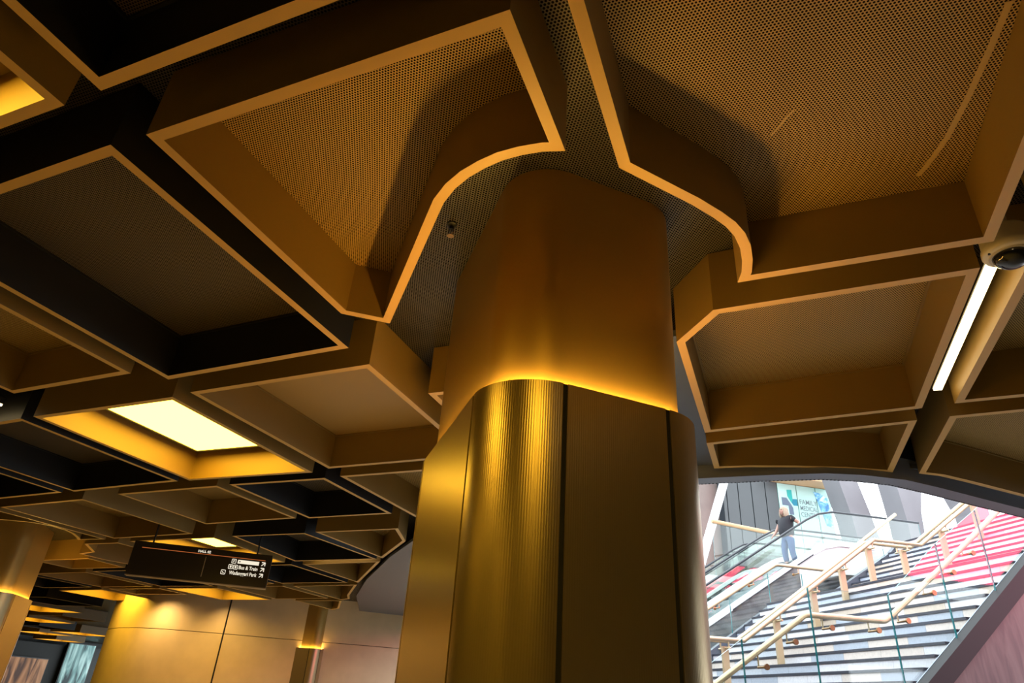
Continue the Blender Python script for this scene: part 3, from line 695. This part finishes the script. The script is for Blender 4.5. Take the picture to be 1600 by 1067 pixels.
balustrade('glass_panel', labs, cuts, NG_TOP, NG_BOT, 7.80)
LG_TOP = [(4.5, 0.0), (7.54, 1.97), (9.43, 3.15), (10.72, 3.16), (13.0, 4.75)]
cl = [6.0, 7.2, 8.28, 9.31, 10.2, 11.37, 12.6]
balustrade('glass_panel', ['far glass panel lowest beside the escalator', 'far glass panel second from the bottom beside the escalator', 'far glass panel below the level bend of the far handrail', 'far glass panel at the level bend of the far handrail',
                           'far glass panel just above the level bend, left of the stairs', 'far glass panel highest on the left side of the stairs'], cl, LG_TOP, [(a, z - 0.01) for a, z in LS_T], 14.54)

def handrail(name, label, pts, s, r, buttons, s_glass):
    t = thing(name, label, 'handrail', tuple(S(pts[0][0], s, pts[0][1])), 'stair handrails')
    path = []
    P = [S(a, s, z) for a, z in pts]
    for i, p in enumerate(P):
        if 0 < i < len(P) - 1:
            for k in range(5):
                u = k / 4; q0 = p + (P[i - 1] - p).normalized() * 0.05; q1 = p + (P[i + 1] - p).normalized() * 0.05
                path.append(q0 * (1 - u) ** 2 + p * 2 * u * (1 - u) + q1 * u * u)
        else: path.append(p)
    part(MB().tube(path, r, 16), 'rail', RAILM, t, True)
    d = 1 if s_glass < s else -1
    for a, z in buttons:
        zr = interp(pts, a); m = MB()
        b = part(MB().tube([S(a, s, zr - r * 0.6), S(a, s, z + 0.03), S(a, s, z)], 0.009, 8), 'bracket', RAILM, t, True)
        part(m.lathe([(0.0, 0.0), (0.034, 0.0), (0.034, 0.024), (0.014, 0.026), (0.014, 0.03 + abs(s - s_glass) + 0.02), (0.0, 0.03 + abs(s - s_glass) + 0.02)], S(a, s_glass - d * 0.035, z), (H_, Z_, N_ * d), 16), 'glass_fixing', BRASS, t, True)
    return t
NR = [(2.6, -0.78), (3.9, 0.135), (5.56, 1.235), (6.70, 1.252), (6.86, 1.36), (8.15, 2.31), (8.75, 2.77), (9.6, 3.42), (10.6, 3.44), (13.0, 5.1)]
NB = [(a * 7.78, z * 7.78) for a, z in ((0.621, 0.075), (0.6752, 0.1137), (0.7433, 0.1394), (0.8281, 0.1425), (0.8872, 0.1618), (0.9493, 0.2111), (0.9994, 0.2492), (1.05, 0.2868))]
handrail('handrail', 'bent bronze handrail with round fixings on the near glass of the stairs', NR, 7.95, 0.036, NB, 7.80)
LR = [(4.5, 0.12), (7.54, 2.09), (9.43, 3.26), (10.72, 3.265), (13.0, 4.85)]
handrail('handrail', 'pale handrail with a level bend on the far glass beside the escalator', LR, 14.35, 0.04, [(7.0, 1.60), (7.9, 2.19), (8.8, 2.76), (10.0, 3.12), (11.3, 3.5)], 14.52)
CR = [(2.5, -1.0), (5.3, 1.205), (6.62, 1.225), (9.60, 3.25), (10.65, 3.262), (13.2, 5.05)]
t = thing('handrail', 'double pale handrail on timber posts climbing the middle of the stairs', 'handrail', tuple(S(6.3, CEN, 0.3)), 'stair handrails')
for s in (CEN - 0.14, CEN + 0.14):
    part(MB().tube([S(a, s, z) for a, z in CR], 0.04, 12), 'rail', RAILM, t, True)
def stair_z(a):
    z = -1.6
    for an, zn in nos:
        if a >= an: z = zn
    return z
for a in (5.2, 6.33, 7.38, 8.2, 8.88, 9.55, 10.33, 11.35, 12.3):
    zr = interp(CR, a); zb = stair_z(a)
    po = part(sbox(MB(), a - 0.055, a + 0.055, CEN - 0.03, CEN + 0.03, zb - 0.02, zr - 0.10), 'post', POSTM, t)
    m = MB(); m.tube([S(a, CEN - 0.19, zr - 0.13), S(a, CEN + 0.19, zr - 0.13)], 0.018, 8)
    for s in (-1, 1): m.tube([S(a, CEN + s * 0.14, zr - 0.13), S(a, CEN + s * 0.14, zr - 0.03)], 0.014, 8)
    part(m, 'crossbar', RAILM, t, True)

# ---------------------------------------------------------------- escalators
UP = 4.21
RUB = mat('black_rubber', (0.012, 0.016, 0.022), 0.4)
WHITED = mat('white_metal_deck', (0.672, 0.689, 0.706), 0.35)
TRUSS = pattern('grey_stone_cladding', [(0.07, 0.07, 0.075), (0.12, 0.12, 0.125), (0.18, 0.18, 0.185)], 1.2, (1, 1, 1.0), 0.45, 1.5)
STEPM = mat('escalator_step', (0.20, 0.22, 0.24), 0.4, metal=0.5)
def escalator(s0, s1, da, label):
    rail = [(3.6, -0.16), (4.3, -0.12), (5.0, 0.74), (9.0, 3.29), (11.0, 4.57), (11.45, 4.85), (11.85, 5.06), (12.3, 5.165), (13.2, 5.18), (15.0, 5.18)]
    rail = [(a + da, z) for a, z in rail]
    t = thing('escalator', label, 'escalator', tuple(S(5, (s0 + s1) / 2, -1.6)), 'escalators beside the stairs')
    deck = [(a, z - 0.80) for a, z in rail]
    for s in (s0, s1):
        path = [S(a, s, z) for a, z in rail]
        part(MB().tube(path, 0.045, 10, ry=0.03), 'handrail_belt', RUB, t, True)
        gb = part(slab_az(MB(), [(a, z - 0.02) for a, z in rail] + [(a, z - 0.02) for a, z in reversed(deck)], s - 0.008, s + 0.008, 0, 1), 'glass_balustrade', [GLASS, EDGE], t)
        part(slab_az(MB(), band(deck, 0.13), s - 0.10, s + 0.10), 'deck', WHITED, t)
        part(slab_az(MB(), [(a, z - 0.10) for a, z in deck[3:6]] + [(a, z - 0.135) for a, z in reversed(deck[3:6])], s - 0.112, s - 0.101), 'skirt_brush', RUB, t)
    part(slab_az(MB(), band([(a, z - 0.131) for a, z in deck[:5]], 2.3), s0 - 0.06, s0 + 0.02), 'truss_cladding', TRUSS, t)
    part(slab_az(MB(), band([(a, z - 0.131) for a, z in deck[4:]], 0.7), s0 - 0.05, s0 + 0.02), 'landing_cladding', WHITED, t)
    part(slab_az(MB(), band([(a, z - 0.131) for a, z in deck], 1.0), s1 - 0.02, s1 + 0.06), 'truss_cladding', TRUSS, t)
    k = 0
    a = 5.2 + da
    while a < 12.1 + da:
        z = interp(deck, a) - 0.14
        part(sbox(MB(), a - 0.02, a + 0.40, s0 + 0.11, s1 - 0.11, z - 0.24, z), 'escalator_step', STEPM, t)
        a += 0.38
    return t
escalator(15.8, 17.95, 0.0, 'nearer escalator with a person riding, black handrails on clear glass')
escalator(18.45, 20.0, 0.2, 'farther escalator behind the one with the person')

# ---------------------------------------------------------------- upper level: floors, shop front, piers
PAVE = mat('upper_paving', (0.62, 0.62, 0.63), 0.6, noise=0.08, nscale=4)
m = MB(); sbox(m, 13.28, 40, 7.2, 21.0, UP - 0.4, UP - 0.002); sbox(m, 8.0, 40, 21.01, 60, UP - 0.4, UP - 0.002)
struct(m.build('floor_upper', PAVE))
GREYP = mat('grey_cladding_panel', (0.047, 0.055, 0.058), 0.4, noise=0.06, nscale=2)
JOINT = mat('dark_joint', (0.012, 0.022, 0.03), 0.5)
BRICK = mat('brown_render', (0.198, 0.150, 0.132), 0.7, noise=0.15, nscale=3)
MINT = mat('mint_glass_film', (0.331, 0.530, 0.481), 0.25)
ORANGE = mat('orange_timber_soffit', (0.484, 0.281, 0.140), 0.5)
SF = 24.0
shop = thing('shop_front', 'grey panelled shop front with a mint medical centre window, beyond the escalators', 'shop front', tuple(S(15, SF, UP)))
k = 24.0
xs = [13.78, 13.95, 14.47, 15.08, 15.71, 16.27]
for a0, a1 in zip(xs, xs[1:]):
    part(sbox(MB(), a0 + 0.02, a1 - 0.02, SF, SF + 0.12, UP, 9.4), 'wall_panel', GREYP, shop)
part(sbox(MB(), 13.78, 18.7, SF + 0.05, SF + 0.4, UP, 9.5), 'backing', JOINT, shop)
for a0, a1 in ((16.29, 17.13), (17.17, 18.02), (18.06, 18.7)):
    part(sbox(MB(), a0, a1, SF, SF + 0.049, UP, 8.78), 'window_film', MINT, shop)
part(sbox(MB(), 15.9, 18.6, SF - 0.8, SF + 0.3, 8.80, 8.95), 'timber_soffit', ORANGE, shop)
LOGO_T = mat('logo_teal', (0.010, 0.300, 0.275), 0.4); LOGO_B = mat('logo_blue', (0.010, 0.165, 0.240), 0.4); LOGO_G = mat('logo_grey', (0.080, 0.110, 0.160), 0.4)
def shape(poly, m, name, d=0.012):
    part(MB().grid([[S(a, SF - 0.002, z) for a, z in poly], [S(a, SF - d, z) for a, z in poly]], 0, True, 0, 0), name, m, shop)
ca, cz_ = 16.72, 8.08
shape([(ca - 0.02, cz_ + 0.46), (ca + 0.20, cz_ + 0.48), (ca + 0.20, cz_ + 0.10), (ca + 0.13, cz_ - 0.06), (ca - 0.02, cz_ + 0.20)], LOGO_T, 'logo_piece')
shape([(ca + 0.21, cz_ + 0.10), (ca + 0.40, cz_ + 0.11), (ca + 0.40, cz_ - 0.16), (ca + 0.22, cz_ - 0.17), (ca + 0.14, cz_ - 0.06)], LOGO_B, 'logo_piece')
shape([(ca - 0.30, cz_ + 0.12), (ca - 0.08, cz_ + 0.12), (ca + 0.04, cz_ - 0.05), (ca + 0.17, cz_ - 0.26), (ca + 0.18, cz_ - 0.56), (ca - 0.02, cz_ - 0.55), (ca - 0.02, cz_ - 0.20), (ca - 0.30, cz_ - 0.20)], LOGO_G, 'logo_piece')
LETM = mat('grey_letters', (0.120, 0.168, 0.180), 0.5)
for body_, zz in (('FAMILY', 8.10), ('MEDICAL', 7.84), ('CENTRE', 7.58)):
    text(shop, body_, S(17.22, SF - 0.003, zz), H_, Z_, 0.27, LETM, 'LEFT', 'lettering', 0.003, width=0.80)
BLUE = pattern('blue_photo_print', [(0.02, 0.14, 0.34), (0.10, 0.36, 0.60), (0.6, 0.75, 0.85)], 2.0, (1, 1, 1.2), 0.3)
shape([(17.95, 8.60), (18.2, 8.58), (18.55, 8.40), (18.62, 7.6), (18.62, 7.2), (18.35, 7.25), (18.2, 7.8)], BLUE, 'blue_print')
tag(sbox(MB(), 10.4, 13.95, 24.6, 25.0, UP, 10).build('brown_wall', BRICK), 'brown rendered wall behind the slanted white post', 'wall')
WHITEM = mat('white_paint', (0.680, 0.704, 0.720), 0.4)
tag(MB().tube([S(0.525 * 23, 23, 0.2150 * 23), S(0.5775 * 23, 23, 0.3520 * 23), S(0.60 * 23, 23, 0.41 * 23)], 0.16, 16).build('slanted_post', WHITEM, smooth=True), 'white slanted round post in front of the grey shop front', 'post')
TIMB = mat('timber_rail', (0.484, 0.312, 0.156), 0.4)
t = thing('guard_rail', 'level timber guard rail on glass before the grey shop front', 'guard rail', tuple(S(12.2, 21.1, UP)))
part(MB().tube([S(11.6, 21.1, 6.02), S(14.2, 21.1, 5.83)], 0.07, 10), 'rail', TIMB, t, True)
part(slab_az(MB(), [(11.6, UP), (14.2, UP), (14.2, 5.75), (11.6, 5.94)], 21.09, 21.11, 0, 1), 'glass_panel', [GLASS, EDGE], t)
CONC = mat('pale_concrete', (0.154, 0.154, 0.164), 0.7, noise=0.12, nscale=1.5)
def pier(poly, s, th, label):
    tag(slab_az(MB(), [(a * s, z * s) for a, z in poly], s, s + th).build('concrete_pier', CONC), label, 'pier', 'leaning concrete piers')
pier([(0.800, 0.400), (0.817, 0.322), (0.822, 0.275), (0.868, 0.275), (0.8532, 0.3415), (0.838, 0.400)], 22.0, 0.9, 'leaning concrete pier right of the mint shop window')
pier([(0.920, 0.410), (0.928, 0.330), (0.930, 0.205), (0.952, 0.205), (0.962, 0.350), (0.978, 0.410)], 20.5, 0.9, 'leaning concrete pier standing in the white glare above the stairs')
pier([(1.060, 0.41), (1.080, 0.362), (1.084, 0.222), (1.108, 0.222), (1.110, 0.372), (1.118, 0.41)], 19.0, 0.9, 'small piece of concrete pier under the dark ceiling edge at the right')

# large red backlit sign of a shop, right of the stairs and out of the frame
RED = lightmat('red_backlit_panel', (1.0, 0.055, 0.15), 14.0)
t = thing('backlit_shop_sign', 'large red backlit shop sign mirrored in the near glass of the stairs', 'sign', tuple(S(14.5, 1.5, 3.3)))
part(sbox(MB(), 10.6, 19.0, 1.25, 1.55, 3.25, 6.6), 'sign_box', BLKFR, t)
part(sbox(MB(), 10.65, 18.95, 1.551, 1.58, 3.30, 6.55), 'lit_face', RED, t)

# ---------------------------------------------------------------- the person on the escalator
SKIN = mat('skin', (0.34, 0.19, 0.145), 0.5)
SHIRT = mat('black_cotton', (0.010, 0.011, 0.016), 0.8)
JEANS = mat('blue_denim', (0.03, 0.07, 0.16), 0.8, noise=0.25, nscale=60)
HAIR = mat('grey_blond_hair', (0.27, 0.215, 0.15), 0.6, noise=0.3, nscale=90)
SHOE = mat('dark_shoe', (0.05, 0.055, 0.07), 0.5)
EYEM = mat('dark_glasses', (0.01, 0.01, 0.01), 0.2)
LIPM = mat('lips', (0.45, 0.18, 0.16), 0.5)
def skinned(name, verts, edges, radii, m, parent, sub=2, root=0, flat=None):
    me = bpy.data.meshes.new(name); me.from_pydata([Vector(v) for v in verts], edges, []); me.update()
    o = bpy.data.objects.new(name, me); COL.objects.link(o)
    md = o.modifiers.new('skin', 'SKIN'); md.use_smooth_shade = True
    sv = me.skin_vertices[0].data
    for i, r in enumerate(radii):
        sv[i].radius = r if isinstance(r, tuple) else (r, r); sv[i].use_root = (i == root)
    sb = o.modifiers.new('sub', 'SUBSURF'); sb.levels = sub; sb.render_levels = sub
    dg = bpy.context.evaluated_depsgraph_get(); nm = bpy.data.meshes.new_from_object(o.evaluated_get(dg))
    bpy.data.objects.remove(o)
    nm.name = name; nm.materials.clear(); nm.materials.append(m)
    for p in nm.polygons: p.use_smooth = True
    q = bpy.data.objects.new(name, nm); COL.objects.link(q)
    if parent is not None: q.parent = parent
    return q
def blob(mb, c, r, nu=16, nv=10, m=0, warp=None):
    c = Vector(c); rings = []
    for k in range(nv + 1):
        th = math.pi * (k + 0.02) / (nv + 0.04); z = -math.cos(th); q = math.sin(th); ring = []
        for j in range(nu):
            a = 2 * math.pi * j / nu; p = Vector((q * math.cos(a) * r[0], q * math.sin(a) * r[1], z * r[2]))
            if warp: p = warp(p)
            ring.append(c + p)
        rings.append(ring)
    return mb.grid(rings, m, True, m, m)
def join_mesh(o, mb, mats):
    """add the shapes of mb to the mesh of o"""
    for m in mats: o.data.materials.append(m)
    bm = bmesh.new(); bm.from_mesh(o.data); n0 = 1
    vs = [bm.verts.new(v) for v in mb.v]
    for f, mi in zip(mb.f, mb.m):
        try: nf = bm.faces.new([vs[i] for i in f]); nf.smooth = True; nf.material_index = mi
        except ValueError: pass
    bmesh.ops.recalc_face_normals(bm, faces=bm.faces)
    bm.to_mesh(o.data); bm.free()

# x forward (down the escalator), y to the person's left (towards the viewer), z up
V_ = [(0, 0, .83), (0.03, 0, .98), (0.01, 0, 1.14), (0, 0, 1.27), (0.01, 0, 1.345), (0.03, 0, 1.40),
      (-0.01, .17, 1.285), (-0.17, .27, 1.13), (-0.05, .37, 1.02),
      (0.0, -.17, 1.285), (0.07, -.25, 1.05), (0.20, -.24, .86),
      (0.0, .095, .79), (0.03, .11, .44), (-0.02, .12, .09), (0.12, .14, .035),
      (0.0, -.095, .79), (0.06, -.11, .44), (0.03, -.12, .09), (0.17, -.13, .035)]
E_ = [(0, 1), (1, 2), (2, 3), (3, 4), (4, 5), (3, 6), (6, 7), (7, 8), (3, 9), (9, 10), (10, 11), (0, 12), (12, 13), (13, 14), (14, 15), (0, 16), (16, 17), (17, 18), (18, 19)]
RAD = [(.07, .08), (.10, .11), (.11, .14), (.10, .14), (.052, .055), (.05, .055), .062, .048, .033, .062, .046, .031, .072, .056, .042, .035, .072, .056, .042, .035]
def hand(verts, edges, rad, wi, dirv, side, curl):
    """palm, four unequal fingers and a thumb leaving its side"""
    d = Vector(dirv).normalized(); w = Vector(verts[wi]); sd = Vector(side).normalized(); dn = Vector(curl).normalized()
    verts.append(tuple(w + d * 0.075)); edges.append((wi, len(verts) - 1)); rad.append((.032, .016)); p = len(verts) - 1
    for k, L in ((-1.5, .055), (-0.5, .068), (0.5, .072), (1.5, .064)):
        b = w + d * 0.085 + sd * (k * 0.017)
        verts.append(tuple(b)); edges.append((p, len(verts) - 1)); rad.append(.010)
        verts.append(tuple(b + d * L * .5 + dn * .008)); edges.append((len(verts) - 2, len(verts) - 1)); rad.append(.009)
        verts.append(tuple(b + d * L * .8 + dn * .034)); edges.append((len(verts) - 2, len(verts) - 1)); rad.append(.008)
    b = w + d * 0.03 + sd * 0.032
    verts.append(tuple(b)); edges.append((wi, len(verts) - 1)); rad.append(.012)
    verts.append(tuple(b + d * .03 + sd * .02)); edges.append((len(verts) - 2, len(verts) - 1)); rad.append(.010)
    verts.append(tuple(b + d * .055 + sd * .018 + dn * .012)); edges.append((len(verts) - 2, len(verts) - 1)); rad.append(.008)
hand(V_, E_, RAD, 8, (0.85, 0.1, -0.35), (-0.1, -1, 0), (0, 0, -1))
hand(V_, E_, RAD, 11, (0.75, 0.05, -0.6), (0.2, 1, 0.2), (-0.4, 0, -1))
HS, HA = 16.75, 11.50
DECKZ = 3.82
per = bpy.data.objects.new('person', None); COL.objects.link(per)
per['label'] = 'person with shoulder-length grey hair, black T-shirt and jeans riding the nearer escalator'; per['category'] = 'person'
fw = (-H_ * 0.995 - N_ * 0.08).normalized(); lf = Z_.cross(fw)
o_ = S(HA, HS, DECKZ)
per.matrix_world = Matrix(((fw.x * 1.1, lf.x * 1.16, 0, o_.x), (fw.y * 1.1, lf.y * 1.16, 0, o_.y), (0, 0, 1, o_.z), (0, 0, 0, 1)))
bodyo = skinned('body', V_, E_, RAD, SKIN, per, 2)
def skull(p):
    q = p.copy()
    if p.z < 0: q.x = p.x * (1 + 0.10 * p.z / 0.12) + 0.012; q.y = p.y * (1 + 0.35 * p.z / 0.12)
    return q
hm = MB(); HC = Vector((0.045, 0, 1.485))
blob(hm, HC, (.098, .076, .120), 20, 14, 0, skull)
blob(hm, HC + Vector((.104, 0, -.012)), (.018, .014, .026), 10, 6, 0)
hm.tube([HC + Vector((.088, 0, .028)), HC + Vector((.112, 0, -.016))], [.008, .013], 8, 0)
for s in (-1, 1):
    blob(hm, HC + Vector((-.005, s * .078, -.005)), (.016, .009, .030), 10, 6, 0)
    blob(hm, HC + Vector((.088, s * .032, .022)), (.010, .015, .009), 10, 6, 1)
    hm.tube([HC + Vector((.094, s * .012, .045)), HC + Vector((.086, s * .05, .043))], .006, 6, 3)
hm.tube([HC + Vector((.088, -.024, -.058)), HC + Vector((.098, 0, -.056)), HC + Vector((.088, .024, -.058))], .007, 6, 2)
join_mesh(bodyo, hm, [EYEM, LIPM, HAIR])
for f in bodyo.data.polygons: pass
hr = MB()
def hairwarp(p):
    q = p.copy(); k = 1 + 0.03 * math.sin(p.y * 130 + p.x * 60)
    return q * k
blob(hr, HC + Vector((-.022, 0, .034)), (.108, .100, .112), 22, 14, 0, hairwarp)
for s in (-1, 1):
    blob(hr, HC + Vector((-.005, s * .080, -.060)), (.072, .030, .125), 14, 10, 0, hairwarp)
blob(hr, HC + Vector((-.085, 0, -.07)), (.045, .088, .135), 16, 10, 0, hairwarp)
hr.build('hair', HAIR, per, True)
sh = skinned('shirt', [(0, 0, .735), (0.035, 0, .95), (0.015, 0, 1.13), (0, 0, 1.268), (0.005, 0, 1.325), (-0.01, .175, 1.287), (-0.115, .235, 1.185), (0.0, -.175, 1.287), (0.045, -.222, 1.15)],
             [(0, 1), (1, 2), (2, 3), (3, 4), (3, 5), (5, 6), (3, 7), (7, 8)], [(.185, .185), (.20, .20), (.165, .195), (.122, .172), (.07, .085), .085, .075, .085, .075], SHIRT, per, 2)
je = skinned('jeans', [(0, 0, .86), (0.0, 0, .78), (0.0, .10, .74), (0.03, .112, .44), (-0.02, .12, .11), (0.0, -.10, .74), (0.06, -.112, .44), (0.03, -.12, .11)],
             [(0, 1), (1, 2), (2, 3), (3, 4), (1, 5), (5, 6), (6, 7)], [(.145, .160), (.14, .15), .108, .080, .068, .108, .080, .068], JEANS, per, 2)
for y, x in ((.125, -0.02), (-.125, 0.03)):
    m = MB(); blob(m, (x + .07, y, .045), (.145, .052, .05), 14, 8, 0); m.build('shoe', SHOE, per, True)
